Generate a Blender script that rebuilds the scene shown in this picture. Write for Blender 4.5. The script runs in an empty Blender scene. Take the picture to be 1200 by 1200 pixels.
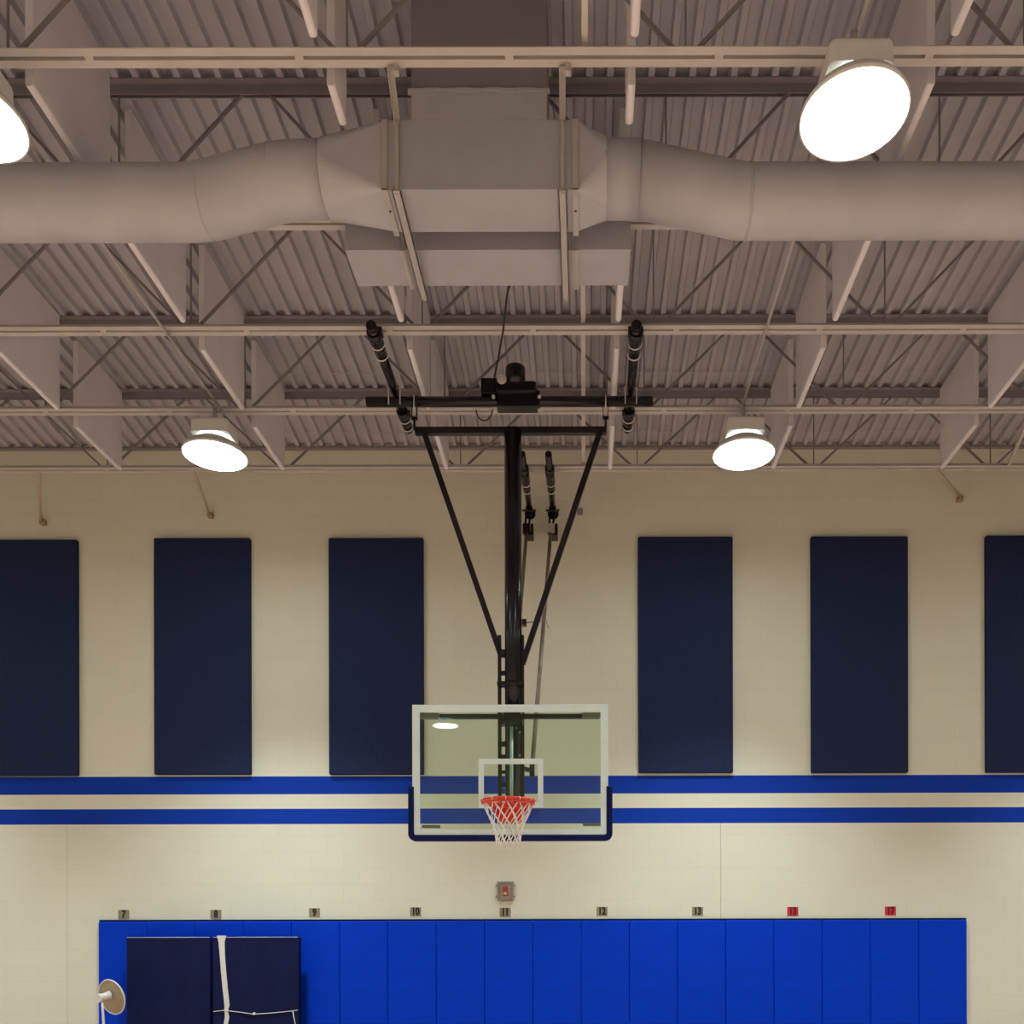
import bpy, math, random
from mathutils import Vector, Matrix
random.seed(7)
R = math.radians
SC = bpy.context.scene
COL = SC.collection
F = 1035.0; CX = 685.0; CY = 1075.0; CZ = 1.97
ROLL = R(0.13)
WY = 11.15                                    # far wall
H = 5.17 + CZ                                 # joist underside

def at(px, py, Y):
    """point of the photograph at distance Y from the camera -> world"""
    dx, dy = px - CX, CY - py
    c, s = math.cos(ROLL), math.sin(ROLL)
    ux, uz = c * dx - (-s) * dy, -s * dx + c * dy
    return Vector((ux * Y / F, Y, CZ + uz * Y / F))

# ---------------------------------------------------------------- materials
def mat(name, col, rough=0.6, metal=0.0, noise=0.0, nscale=8.0, bump=0.0, bscale=60.0, coat=0.0, spec=0.5, stretch=None):
    m = bpy.data.materials.new(name); m.use_nodes = True
    nt = m.node_tree; N = nt.nodes; L = nt.links
    b = N['Principled BSDF']
    b.inputs['Base Color'].default_value = (*col, 1)
    b.inputs['Roughness'].default_value = rough
    b.inputs['Metallic'].default_value = metal
    b.inputs['Specular IOR Level'].default_value = spec
    if coat: b.inputs['Coat Weight'].default_value = coat
    tc = N.new('ShaderNodeTexCoord')
    src = tc.outputs['Object']
    if stretch:
        mp = N.new('ShaderNodeMapping'); mp.inputs['Scale'].default_value = stretch
        L.new(src, mp.inputs['Vector']); src = mp.outputs['Vector']
    if noise:
        n = N.new('ShaderNodeTexNoise'); n.inputs['Scale'].default_value = nscale; n.inputs['Detail'].default_value = 5
        L.new(src, n.inputs['Vector'])
        r = N.new('ShaderNodeValToRGB')
        r.color_ramp.elements[0].position = 0.3; r.color_ramp.elements[1].position = 0.7
        r.color_ramp.elements[0].color = (*[c * (1 - noise) for c in col], 1)
        r.color_ramp.elements[1].color = (*[min(1, c * (1 + noise)) for c in col], 1)
        L.new(n.outputs['Fac'], r.inputs['Fac']); L.new(r.outputs['Color'], b.inputs['Base Color'])
    if bump:
        n = N.new('ShaderNodeTexNoise'); n.inputs['Scale'].default_value = bscale; n.inputs['Detail'].default_value = 3
        L.new(src, n.inputs['Vector'])
        bp = N.new('ShaderNodeBump'); bp.inputs['Strength'].default_value = bump; bp.inputs['Distance'].default_value = 0.01
        L.new(n.outputs['Fac'], bp.inputs['Height']); L.new(bp.outputs['Normal'], b.inputs['Normal'])
    return m

def wall_mat(name, axis='X', joints=True):
    m = bpy.data.materials.new(name); m.use_nodes = True
    nt = m.node_tree; N = nt.nodes; L = nt.links; b = N['Principled BSDF']
    tc = N.new('ShaderNodeTexCoord'); sp = N.new('ShaderNodeSeparateXYZ'); L.new(tc.outputs['Object'], sp.inputs[0])
    cb = N.new('ShaderNodeCombineXYZ'); L.new(sp.outputs[axis], cb.inputs[0])
    def mth(op, a, b_=None, c_=None):
        n = N.new('ShaderNodeMath'); n.operation = op
        for i, v in enumerate((a, b_, c_)):
            if v is None: continue
            if isinstance(v, (int, float)): n.inputs[i].default_value = v
            else: L.new(v, n.inputs[i])
        return n.outputs[0]
    z = mth('ADD', sp.outputs['Z'], 10 * 0.2032 - 0.153); L.new(z, cb.inputs[1])
    br = N.new('ShaderNodeTexBrick'); L.new(cb.outputs[0], br.inputs['Vector'])
    br.inputs['Scale'].default_value = 1; br.inputs['Brick Width'].default_value = 0.4064; br.inputs['Row Height'].default_value = 0.2032
    br.inputs['Mortar Size'].default_value = 0.006; br.inputs['Mortar Smooth'].default_value = 0.6
    cream = (0.765, 0.765, 0.655)
    br.inputs['Color1'].default_value = (*cream, 1); br.inputs['Color2'].default_value = (cream[0]*.985, cream[1]*.985, cream[2]*.98, 1)
    br.inputs['Mortar'].default_value = (cream[0]*.955, cream[1]*.95, cream[2]*.94, 1)
    ns = N.new('ShaderNodeTexNoise'); ns.inputs['Scale'].default_value = 0.9; ns.inputs['Detail'].default_value = 4; L.new(tc.outputs['Object'], ns.inputs['Vector'])
    nf = mth('MULTIPLY_ADD', ns.outputs['Fac'], 0.12, 0.94)
    mx = N.new('ShaderNodeMix'); mx.data_type = 'RGBA'; mx.blend_type = 'MULTIPLY'; mx.inputs[0].default_value = 1
    L.new(br.outputs['Color'], mx.inputs[6])
    cc = N.new('ShaderNodeCombineColor'); [L.new(nf, cc.inputs[i]) for i in range(3)]; L.new(cc.outputs[0], mx.inputs[7])
    col = mx.outputs[2]
    # two painted blue bands
    f = None
    for lo, hi in ((3.532, 3.758), (3.155, 3.349)):
        g = mth('MULTIPLY', mth('GREATER_THAN', sp.outputs['Z'], lo), mth('LESS_THAN', sp.outputs['Z'], hi))
        f = g if f is None else mth('ADD', f, g)
    m2 = N.new('ShaderNodeMix'); m2.data_type = 'RGBA'; L.new(f, m2.inputs[0]); L.new(col, m2.inputs[6]); m2.inputs[7].default_value = (0.003, 0.043, 0.43, 1)
    col = m2.outputs[2]
    h = mth('SUBTRACT', 1.0, br.outputs['Fac'])
    if joints:
        for xj in (1.72, -6.53):
            g = mth('LESS_THAN', mth('ABSOLUTE', mth('SUBTRACT', sp.outputs['X'], xj)), 0.006); g = mth('MULTIPLY', g, mth('LESS_THAN', sp.outputs['Z'], 3.15))
            m3 = N.new('ShaderNodeMix'); m3.data_type = 'RGBA'; L.new(mth('MULTIPLY', g, 0.5 if xj > 0 else 0.25), m3.inputs[0]); L.new(col, m3.inputs[6]); m3.inputs[7].default_value = (0.30, 0.28, 0.22, 1)
            col = m3.outputs[2]
    L.new(col, b.inputs['Base Color'])
    b.inputs['Roughness'].default_value = 0.65; b.inputs['Specular IOR Level'].default_value = 0.15
    nb = N.new('ShaderNodeTexNoise'); nb.inputs['Scale'].default_value = 90; L.new(tc.outputs['Object'], nb.inputs['Vector'])
    hh = mth('MULTIPLY_ADD', nb.outputs['Fac'], 0.25, h)
    bp = N.new('ShaderNodeBump'); bp.inputs['Strength'].default_value = 0.16; bp.inputs['Distance'].default_value = 0.004
    L.new(hh, bp.inputs['Height']); L.new(bp.outputs['Normal'], b.inputs['Normal'])
    return m

def floor_mat():
    m = bpy.data.materials.new('maple_floor'); m.use_nodes = True
    nt = m.node_tree; N = nt.nodes; L = nt.links; b = N['Principled BSDF']
    tc = N.new('ShaderNodeTexCoord')
    br = N.new('ShaderNodeTexBrick'); L.new(tc.outputs['Object'], br.inputs['Vector'])
    br.inputs['Scale'].default_value = 1; br.inputs['Brick Width'].default_value = 1.1; br.inputs['Row Height'].default_value = 0.057
    br.inputs['Mortar Size'].default_value = 0.001
    br.inputs['Color1'].default_value = (0.47, 0.27, 0.18, 1); br.inputs['Color2'].default_value = (0.55, 0.34, 0.24, 1); br.inputs['Mortar'].default_value = (0.2, 0.1, 0.05, 1)
    L.new(br.outputs['Color'], b.inputs['Base Color']); b.inputs['Roughness'].default_value = 0.3
    return m

def glass_mat():
    m = bpy.data.materials.new('backboard_glass'); m.use_nodes = True
    nt = m.node_tree; N = nt.nodes; L = nt.links
    N.remove(N['Principled BSDF']); out = N['Material Output']
    t = N.new('ShaderNodeBsdfTransparent'); t.inputs[0].default_value = (0.91, 0.98, 0.91, 1)
    g = N.new('ShaderNodeBsdfGlossy'); g.inputs['Roughness'].default_value = 0.01; g.inputs[0].default_value = (0.75, 0.96, 0.9, 1)
    fr = N.new('ShaderNodeFresnel'); fr.inputs['IOR'].default_value = 1.5
    mx = N.new('ShaderNodeMixShader'); L.new(fr.outputs[0], mx.inputs[0]); L.new(t.outputs[0], mx.inputs[1]); L.new(g.outputs[0], mx.inputs[2])
    L.new(mx.outputs[0], out.inputs['Surface'])
    return m

def emit_mat(name, col, s):
    m = bpy.data.materials.new(name); m.use_nodes = True
    nt = m.node_tree; N = nt.nodes; L = nt.links
    N.remove(N['Principled BSDF']); e = N.new('ShaderNodeEmission'); e.inputs[0].default_value = (*col, 1); e.inputs[1].default_value = s
    L.new(e.outputs[0], N['Material Output'].inputs['Surface'])
    return m

M = dict(
    wall=wall_mat('painted_block', 'X'), wall_side=wall_mat('painted_block_side', 'Y', False), floor=floor_mat(),
    deck=mat('deck_paint', (0.46, 0.445, 0.50), 0.6, noise=0.06, nscale=2.0, bump=0.05),
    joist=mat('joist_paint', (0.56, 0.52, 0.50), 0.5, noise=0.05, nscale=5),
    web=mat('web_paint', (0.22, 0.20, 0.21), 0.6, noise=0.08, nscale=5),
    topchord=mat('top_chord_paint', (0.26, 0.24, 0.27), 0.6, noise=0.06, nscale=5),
    baffle=mat('baffle_vinyl', (0.82, 0.79, 0.85), 0.65, noise=0.03, nscale=3, bump=0.08, bscale=12),
    duct=mat('duct_paint', (0.48, 0.48, 0.53), 0.42, noise=0.06, nscale=3, bump=0.04, bscale=9),
    board=mat('duct_board', (0.43, 0.435, 0.49), 0.55, noise=0.04, nscale=4, bump=0.05, bscale=15),
    riser=mat('duct_riser_shaded', (0.26, 0.225, 0.26), 0.8, noise=0.08, nscale=3, bump=0.1, bscale=25),  # weaker light on the upper riser, put into its darker brown colour
    strut=mat('strut_steel', (0.55, 0.51, 0.47), 0.4, 0.3, noise=0.06),
    black=mat('black_steel', (0.010, 0.007, 0.011), 0.2, noise=0.2, nscale=6, spec=0.45),
    blackrub=mat('black_rubber', (0.012, 0.012, 0.013), 0.6, noise=0.1),
    zinc=mat('zinc', (0.72, 0.70, 0.70), 0.4, 0.25, noise=0.05),
    pole=mat('worn_pole', (0.30, 0.27, 0.22), 0.4, 0.5, noise=0.25, nscale=4),
    navyfab=mat('navy_fabric', (0.019, 0.030, 0.085), 0.95, noise=0.10, nscale=30, bump=0.25, bscale=180, spec=0.15),
    mat_blue=mat('royal_vinyl', (0.0008, 0.046, 0.63), 0.6, noise=0.05, nscale=3, bump=0.35, bscale=5, stretch=(1, 1, 2.2), spec=0.08),
    navymat=mat('navy_vinyl', (0.007, 0.011, 0.062), 0.6, noise=0.15, nscale=4, bump=0.25, bscale=6, spec=0.12),
    piping=mat('grey_piping', (0.35, 0.37, 0.55), 0.6, noise=0.05),
    tape=mat('white_strap', (0.72, 0.72, 0.70), 0.7, noise=0.05, nscale=20),
    pad=mat('navy_padding', (0.003, 0.009, 0.085), 0.5, noise=0.08, spec=0.15),
    bframe=mat('white_frame', (0.80, 0.95, 0.97), 0.4, noise=0.03),
    red=mat('rim_red', (0.78, 0.045, 0.02), 0.35, noise=0.06, nscale=15),
    net=mat('net_cord', (0.80, 0.79, 0.76), 0.8, noise=0.06, nscale=60),
    glass=glass_mat(),
    lens=emit_mat('lamp_lens', (0.87, 1.0, 0.97), 29.0), leak=emit_mat('lamp_gap', (0.95, 1.0, 0.98), 2.0),
    lamp=mat('lamp_white', (0.80, 0.80, 0.77), 0.4, noise=0.03),
    card=mat('tan_card', (0.30, 0.26, 0.18), 0.6, noise=0.08, nscale=40), redcard=mat('red_card', (0.62, 0.02, 0.055), 0.6, noise=0.08, nscale=40),
    ink=mat('dark_ink', (0.02, 0.014, 0.01), 0.7, noise=0.1), redink=mat('maroon_ink', (0.13, 0.004, 0.01), 0.7, noise=0.1),
    alarm=mat('alarm_red', (0.45, 0.03, 0.03), 0.4, noise=0.05), wire=mat('grey_guard', (0.33, 0.29, 0.25), 0.5, noise=0.05),
    dish=mat('tan_dish', (0.40, 0.34, 0.24), 0.35, noise=0.08, nscale=12), white=mat('white_plastic', (0.75, 0.72, 0.68), 0.35, noise=0.03),
    brown=mat('brown_bracket', (0.34, 0.25, 0.16), 0.6, noise=0.08), rod=mat('painted_rod', (0.52, 0.43, 0.31), 0.6, noise=0.05),
)
def clearplastic():
    m = bpy.data.materials.new('clear_cover'); m.use_nodes = True
    nt = m.node_tree; N = nt.nodes; L = nt.links
    N.remove(N['Principled BSDF']); out = N['Material Output']
    t = N.new('ShaderNodeBsdfTransparent'); t.inputs[0].default_value = (0.9, 0.87, 0.84, 1)
    g = N.new('ShaderNodeBsdfGlossy'); g.inputs['Roughness'].default_value = 0.15
    mx = N.new('ShaderNodeMixShader'); mx.inputs[0].default_value = 0.12
    L.new(t.outputs[0], mx.inputs[1]); L.new(g.outputs[0], mx.inputs[2]); L.new(mx.outputs[0], out.inputs['Surface'])
    return m
M['clear'] = clearplastic()

# ---------------------------------------------------------------- mesh building
class MB:
    def __init__(s): s.v = []; s.f = []; s.sm = []
    def add(s, vs, fs, smooth=False):
        o = len(s.v); s.v += [tuple(v) for v in vs]
        for f in fs: s.f.append([o + i for i in f]); s.sm.append(smooth)
        return s
    def box(s, x0, x1, y0, y1, z0, z1):
        vs = [(x, y, z) for z in (z0, z1) for y in (y0, y1) for x in (x0, x1)]
        return s.add(vs, [(0, 2, 3, 1), (4, 5, 7, 6), (0, 1, 5, 4), (2, 6, 7, 3), (0, 4, 6, 2), (1, 3, 7, 5)])
    def rbox(s, x0, x1, y0, y1, z0, z1, r, seg=3):
        """box, XZ outline rounded, front and back edges chamfered"""
        def ring(ins, y):
            out = []
            for (cx, cz, a0) in ((x1 - r, z1 - r, 0), (x0 + r, z1 - r, 90), (x0 + r, z0 + r, 180), (x1 - r, z0 + r, 270)):
                for k in range(seg + 1):
                    a = R(a0 + 90 * k / seg); out.append((cx + (r - ins) * math.cos(a), y, cz + (r - ins) * math.sin(a)))
            return out
        c = min(r, (y1 - y0) / 2) * 0.6
        rings = [ring(c, y0), ring(c * .3, y0 + c * .3), ring(0, y0 + c), ring(0, y1 - c * .3), ring(c * .3, y1)]
        n = len(rings[0]); vs = [p for q in rings for p in q]; fs = []
        for k in range(len(rings) - 1):
            for i in range(n):
                j = (i + 1) % n; fs.append((k * n + i, k * n + j, (k + 1) * n + j, (k + 1) * n + i))
        s.add(vs, fs, True)
        o = len(s.v) - len(vs)
        s.f.append([o + i for i in range(n)][::-1]); s.sm.append(False)
        s.f.append([o + (len(rings) - 1) * n + i for i in range(n)]); s.sm.append(False)
        return s
    def bar(s, a, b, w, h=None, up=(0, 0, 1)):
        """rectangular bar from a to b"""
        h = h or w; a = Vector(a); b = Vector(b); d = (b - a).normalized(); u = Vector(up)
        if abs(d.dot(u)) > .95: u = Vector((0, 1, 0))
        x = d.cross(u).normalized(); z = x.cross(d).normalized()
        vs = [p + x * i * w / 2 + z * j * h / 2 for p in (a, b) for (i, j) in ((-1, -1), (1, -1), (1, 1), (-1, 1))]
        return s.add(vs, [(3, 2, 1, 0), (4, 5, 6, 7), (0, 1, 5, 4), (1, 2, 6, 5), (2, 3, 7, 6), (3, 0, 4, 7)])
    def tube(s, pts, rad, n=14, caps=True, closed=False):
        pts = [Vector(p) for p in pts]; m = len(pts)
        rad = rad if isinstance(rad, (list, tuple)) else [rad] * m
        prev = None; vs = []
        for i, p in enumerate(pts):
            if closed: t = pts[(i + 1) % m] - pts[i - 1]
            else: t = pts[min(i + 1, m - 1)] - pts[max(i - 1, 0)]
            t.normalize()
            if prev is None:
                u = Vector((0, 0, 1)) if abs(t.z) < .9 else Vector((0, 1, 0))
                x = t.cross(u).normalized()
            else: x = (prev - t * prev.dot(t)).normalized()
            prev = x; y = t.cross(x)
            for k in range(n):
                a = 2 * math.pi * k / n; vs.append(p + (x * math.cos(a) + y * math.sin(a)) * rad[i])
        fs = []
        for i in range(m if closed else m - 1):
            i2 = (i + 1) % m
            for k in range(n):
                k2 = (k + 1) % n; fs.append((i * n + k, i * n + k2, i2 * n + k2, i2 * n + k))
        s.add(vs, fs, True); o = len(s.v) - len(vs)
        if caps and not closed:
            s.f.append([o + k for k in range(n)][::-1]); s.sm.append(False)
            s.f.append([o + (m - 1) * n + k for k in range(n)]); s.sm.append(False)
        return s
    def lathe(s, c, prof, n=40, ax='Z', cap0=False, cap1=False):
        c = Vector(c); vs = []
        for (r, h) in prof:
            for k in range(n):
                a = 2 * math.pi * k / n; p = (r * math.cos(a), r * math.sin(a), h)
                if ax == 'Y': p = (p[0], p[2], p[1])
                if ax == 'X': p = (p[2], p[0], p[1])
                vs.append(c + Vector(p))
        fs = [(i * n + k, i * n + (k + 1) % n, (i + 1) * n + (k + 1) % n, (i + 1) * n + k) for i in range(len(prof) - 1) for k in range(n)]
        s.add(vs, fs, True); o = len(s.v) - len(vs)
        if cap0: s.f.append([o + k for k in range(n)][::-1]); s.sm.append(False)
        if cap1: s.f.append([o + (len(prof) - 1) * n + k for k in range(n)]); s.sm.append(False)
        return s
    def build(s, name, m, parent=None, bevel=0, label=None):
        me = bpy.data.meshes.new(name)
        o = bpy.data.objects.new(name, me); COL.objects.link(o)
        off = Vector((0, 0, 0))
        if parent is not None:
            o.parent = parent; off = wpos(parent)
        me.from_pydata([Vector(v) - off for v in s.v], [], s.f); me.update()
        for p, q in zip(me.polygons, s.sm): p.use_smooth = q
        me.materials.append(m)
        if bevel:
            b = o.modifiers.new('bevel', 'BEVEL'); b.width = bevel; b.segments = 2; b.limit_method = 'ANGLE'; b.angle_limit = R(40)
        if label: o['label'] = label
        return o
def wpos(o):
    p = Vector(o.location)
    while o.parent: o = o.parent; p += Vector(o.location)
    return p

def tag(o, label, cat, group=None, kind=None):
    o['label'] = label; o['category'] = cat
    if group: o['group'] = group
    if kind: o['kind'] = kind
    return o
def thing(name, loc, label, cat, group=None):
    o = bpy.data.objects.new(name, None); COL.objects.link(o); o.location = loc; o.empty_display_size = 0.1
    return tag(o, label, cat, group)
def copy_tree(o, loc, label, group=None):
    c = o.copy(); COL.objects.link(c); c.location = loc; c['label'] = label
    if group: c['group'] = group
    def rec(src, dst):
        for ch in [x for x in src.children]:
            k = ch.copy(); COL.objects.link(k); k.parent = dst
            if k.type == 'LIGHT': k.data = ch.data
            rec(ch, k)
    rec(o, c); return c
def struct(o, label=None):
    o['kind'] = 'structure'
    if label: o['label'] = label
    return o

# ---------------------------------------------------------------- the hall
X0, X1, Y0 = -13.5, 13.5, -9.0
def deck_h(Y):
    pts = [(-20, 6.2), (6.58, 6.2), (10.2, 6.07), (WY + .2, 5.9)]
    for (a, ha), (b, hb) in zip(pts, pts[1:]):
        if Y <= b: return CZ + ha + (hb - ha) * (Y - a) / (b - a)
    return CZ + 5.9
struct(MB().box(X0 - .2, X1 + .2, Y0 - .2, WY + .2, -0.2, 0).build('floor', M['floor']))
struct(MB().box(X0 - .2, X1 + .2, WY, WY + .2, 0, 8.3).build('wall_far', M['wall']))
struct(MB().box(X0 - .2, X1 + .2, Y0 - .2, Y0, 0, 8.3).build('wall_near', M['wall']))
struct(MB().box(X0 - .2, X0, Y0, WY, 0, 8.3).build('wall_left', M['wall_side']))
struct(MB().box(X1, X1 + .2, Y0, WY, 0, 8.3).build('wall_right', M['wall_side']))
# fluted steel roof deck
d = MB(); pit = 0.152; dep = 0.05; ys = [Y0, 6.58, 10.2, WY]
prof = []
n = int((X1 - X0) / pit) + 1
for i in range(n):
    x = X0 + i * pit
    prof += [(x, 0), (x + .046, 0), (x + .060, dep), (x + pit - .014, dep)]
vs = [(x, y, deck_h(y) + h) for y in ys for (x, h) in prof]; k = len(prof)
d.add(vs, [(j * k + i, j * k + i + 1, (j + 1) * k + i + 1, (j + 1) * k + i) for j in range(len(ys) - 1) for i in range(k - 1)])
dk = d.build('ceiling', M['deck']); struct(dk)
so = dk.modifiers.new('thick', 'SOLIDIFY'); so.thickness = 0.004; so.offset = 1
# lap lines of the deck sheets
for i, Y in enumerate((9.86, 10.86)):
    z = deck_h(Y); struct(MB().box(X0, X1, Y, Y + .012, z - .003, z - .0005).build('trim_%d' % (i + 1), M['deck']))

struct(MB().box(X0, X1, WY - .05, WY - .001, deck_h(WY) - .03, deck_h(WY) - .001).build('trim_3', M['topchord']))

# ---------------------------------------------------------------- roof joists
JY = [5.31, 6.58, 7.78, 9.02, 10.19]
JL = ['steel roof joist nearest the camera, crossing in front of the grey duct plenum',
      'steel roof joist just behind the round duct, mostly hidden by it',
      'steel roof joist carrying the near ends of the black goal pipes',
      'steel roof joist level with the two round lamps, just behind the black header pipe',
      'steel roof joist nearest the cream block wall']
J0, JP = -1.417, 2.037
def joist(Y, label):
    top = deck_h(Y); t = thing('roof_joist', (0, Y, H), label, 'roof joist', 'open web steel roof joists')
    b = MB(); g = 0.012; w = 0.05
    for s in (-1, 1):
        ya, yb = (Y + g, Y + g + w) if s > 0 else (Y - g - w, Y - g)
        b.box(X0, X1, ya, yb, H, H + .006)                                     # horizontal legs
        yc = Y + g if s > 0 else Y - g - .006
        b.box(X0, X1, yc, yc + .006, H + .006, H + .05)                       # vertical legs
    for i in range(-7, 8):
        x = J0 + .95 + JP * i * .62
        if X0 < x < X1: b.box(x, x + .05, Y - g, Y + g, H + .001, H + .03)    # filler plates
    b.build('bottom_chord', M['joist'], t)
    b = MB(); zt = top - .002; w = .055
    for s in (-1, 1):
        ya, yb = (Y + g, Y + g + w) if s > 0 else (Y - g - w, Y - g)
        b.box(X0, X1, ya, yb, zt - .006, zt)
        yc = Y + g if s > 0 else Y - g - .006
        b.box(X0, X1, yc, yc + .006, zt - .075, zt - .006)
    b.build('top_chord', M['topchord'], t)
    i0 = math.ceil((X0 - J0) / JP); i1 = math.floor((X1 - J0) / JP)
    for i in range(i0, i1 + 1):
        x = J0 + i * JP; zb, zz = H + .03, top - .05
        for s in (-1, 1):
            xe = x + s * (JP / 2 - .09)
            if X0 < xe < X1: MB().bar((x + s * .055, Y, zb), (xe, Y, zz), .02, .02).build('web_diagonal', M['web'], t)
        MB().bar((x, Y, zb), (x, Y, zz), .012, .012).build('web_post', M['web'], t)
    return t
for Y, l in zip(JY, JL): joist(Y, l)

# bridging bars running over the bottom chords, away from the camera
tag(MB().box(-.006, .032, 4.0, 5.36, H + .052, H + .075).build('bridging_bar', M['joist']), 'pale steel bridging bar above the nearest joist, right of the dark riser', 'bridging bar', 'bridging bars')
tag(MB().box(-.02, .02, 6.55, 10.9, H + .052, H + .075).build('bridging_bar', M['joist']), 'pale steel bridging bar running back from behind the duct to the block wall', 'bridging bar', 'bridging bars')
# slim braces from last joist to the block wall
def brace(p, q, label, name='wall_brace'):
    t = thing(name, q, label, 'brace', 'braces from last joist to block wall')
    MB().tube([p, q], .014, 8).build('rod', M['rod'], t)
    MB().rbox(q[0] - .032, q[0] + .035, q[1] + .005, WY - .001, q[2] - .035, q[2] + .03, .012).build('bracket', M['brown'], t)
brace(at(228, 552, 10.22), at(245, 602, 11.08), 'thin brown brace rod ending on the wall below the left round lamp')
brace(at(46, 552, 10.22), at(48, 610, 11.08), 'thin brace rod ending on the wall above the leftmost navy panel')
brace(at(1100, 553, 10.22), at(1126, 583, 11.08), 'short brace rod and brown bracket on the wall at upper right')
b = MB().bar(at(1182, 545, 10.15), at(1212, 478, 9.1), .03)
tag(b.build('diagonal_brace', M['joist']), 'pale diagonal strut between the last two joists at the right edge', 'brace')

# ---------------------------------------------------------------- hanging baffles
BX = [-5.33, -3.46, -1.575, 0.305, 2.18, 4.125]
GAPS = [(4.2, 5.17), (5.52, 6.42), (6.72, 7.64), (8.01, 8.95), (9.27, 10.16)]
ord_ = ['leftmost', 'second from the left', 'third from the left', 'fourth from the left', 'fifth from the left', 'rightmost']
rown = ['in front of the nearest joist', 'directly before the duct', 'just behind the duct', 'behind the third joist', 'nearest the block wall']
vis = [[2, 3, 4], [1, 2, 3, 4], [1, 2, 3, 4], [0, 1, 2, 3, 4, 5], [0, 1, 2, 3, 4, 5]]
for gi, (ya, yb) in enumerate(GAPS):
    names = {3: ['leftmost', 'middle', 'rightmost'], 4: ['leftmost', 'second from the left', 'third from the left', 'rightmost'], 6: ord_}[len(vis[gi])]
    for q, ci in enumerate(vis[gi]):
        x = BX[ci]; y0, y1 = ya, yb
        if gi == 1 and ci in (2, 3): y1 = 5.80
        zb = CZ + (5.15 if gi != 1 else 5.2); zt = min(deck_h(y0), deck_h(y1)) - .004; th = .026; r = .02
        pr = [(-th, zt), (-th, zb + r)] + [(-th * math.cos(a), zb + r - r * math.sin(a)) for a in (R(35), R(70))] + [(th * math.cos(a), zb + r - r * math.sin(a)) for a in (R(70), R(35))] + [(th, zb + r), (th, zt)]
        m = MB(); vs = [(px_, y - (y0 + y1) / 2, z_ - zt) for y in (y0, y1) for (px_, z_) in pr]; k = len(pr)
        m.add(vs, [(i, (i + 1) % k, (i + 1) % k + k, i + k) for i in range(k)] + [tuple(range(k))[::-1], tuple(range(k, 2 * k))])
        o = m.build('ceiling_baffle', M['baffle'], None, .004); o.location = (x, (y0 + y1) / 2, zt)
        tag(o, 'white hanging baffle %s, %s' % (rown[gi], names[q]), 'ceiling baffle', 'white acoustic baffles between the joists')

# ---------------------------------------------------------------- lamps
def make_lamp(loc, label):
    t = thing('high_bay_lamp', loc, label, 'ceiling lamp', 'round high bay ceiling lamps')
    x, y, z = loc                                     # z = face of the lens
    MB().lathe(loc, [(0.0001, -.012), (.12, -.011), (.24, -.006), (.301, 0)], 48, cap0=False).build('lens', M['lens'], t)
    MB().lathe(loc, [(.302, -.004), (.310, -.003), (.310, .02), (.297, .03), (.27, .075), (.21, .115), (.165, .135), (.15, .14), (.15, .15), (.16, .132), (.2, .105), (.26, .066), (.290, .022), (.302, 0)], 48).build('reflector', M['lamp'], t)
    MB().lathe(loc, [(.125, .138), (.125, .17)], 32).build('glow_ring', M['leak'], t, label='thin bright gap between reflector and housing')
    bx = MB(); zz = z + .17
    for (rr, h) in ((0, 0),): pass
    hx, hy, hz, rr = .185, .16, .135, .04
    prof = []
    for (cx, cy, a0) in ((hx - rr, hy - rr, 0), (-hx + rr, hy - rr, 90), (-hx + rr, -hy + rr, 180), (hx - rr, -hy + rr, 270)):
        for kk in range(5):
            a = R(a0 + 22.5 * kk); prof.append((cx + rr * math.cos(a), cy + rr * math.sin(a)))
    lv = [(1, 0), (1, hz * .8), (.97, hz * .95), (.9, hz)]
    vs = [(x + sx * p[0], y + sx * p[1], zz + h) for (sx, h) in lv for p in prof]; k = len(prof)
    fs = [(j * k + i, j * k + (i + 1) % k, (j + 1) * k + (i + 1) % k, (j + 1) * k + i) for j in range(3) for i in range(k)]
    bx.add(vs, fs, True); bx.add(vs[:k], [tuple(range(k))[::-1]]); bx.add(vs[-k:], [tuple(range(k))])
    bx.build('housing', M['lamp'], t)
    MB().tube([(x, y, zz + hz - .01), (x, y, z + .49)], .02, 12).build('hanging_stem', M['strut'], t)
    ld = bpy.data.lights.new('lamp_light', 'AREA'); ld.shape = 'DISK'; ld.size = .56; ld.energy = LW; ld.color = (0.85, 1.0, 0.97); ld.spread = R(SPREAD)
    lo = bpy.data.objects.new('lamp_light', ld); COL.objects.link(lo); lo.parent = t; lo.location = (0, 0, -.02)
    return t
LW = 97; SPREAD = 88
LZ = CZ + 4.64
lamp = make_lamp((-3.70, 8.87, LZ), 'round lit ceiling lamp seen above the navy panels on the left')
copy_tree(lamp, (1.61, 8.87, LZ), 'round lit ceiling lamp seen above the navy panels on the right')
copy_tree(lamp, (1.573, 5.12, LZ), 'large bright round ceiling lamp in front of the duct at upper right')
copy_tree(lamp, (-3.57, 5.12, LZ), 'bright round ceiling lamp cut off by the left edge of the frame')
copy_tree(lamp, (-3.36, -4.8, LZ), 'round ceiling lamp behind the camera, reflected in the glass backboard')
rows = [(8.87, 'nearest the block wall'), (5.16, 'in the second row'), (1.8, 'just ahead of the camera'), (-1.5, 'just behind the camera'), (-4.8, 'at the rear of the hall')]
colsx = [(-9.0, 'at the far left'), (-3.65, 'left of centre'), (1.6, 'right of centre'), (6.9, 'at the far right')]
for (y, rn) in rows:
    for (x, cn) in colsx:
        if abs(x) < 5 and (y > 5): continue
        if x < 0 and x > -5 and y < -4: continue
        copy_tree(lamp, (x, y, LZ), 'round ceiling lamp outside the frame, %s %s' % (rn, cn))
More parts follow.
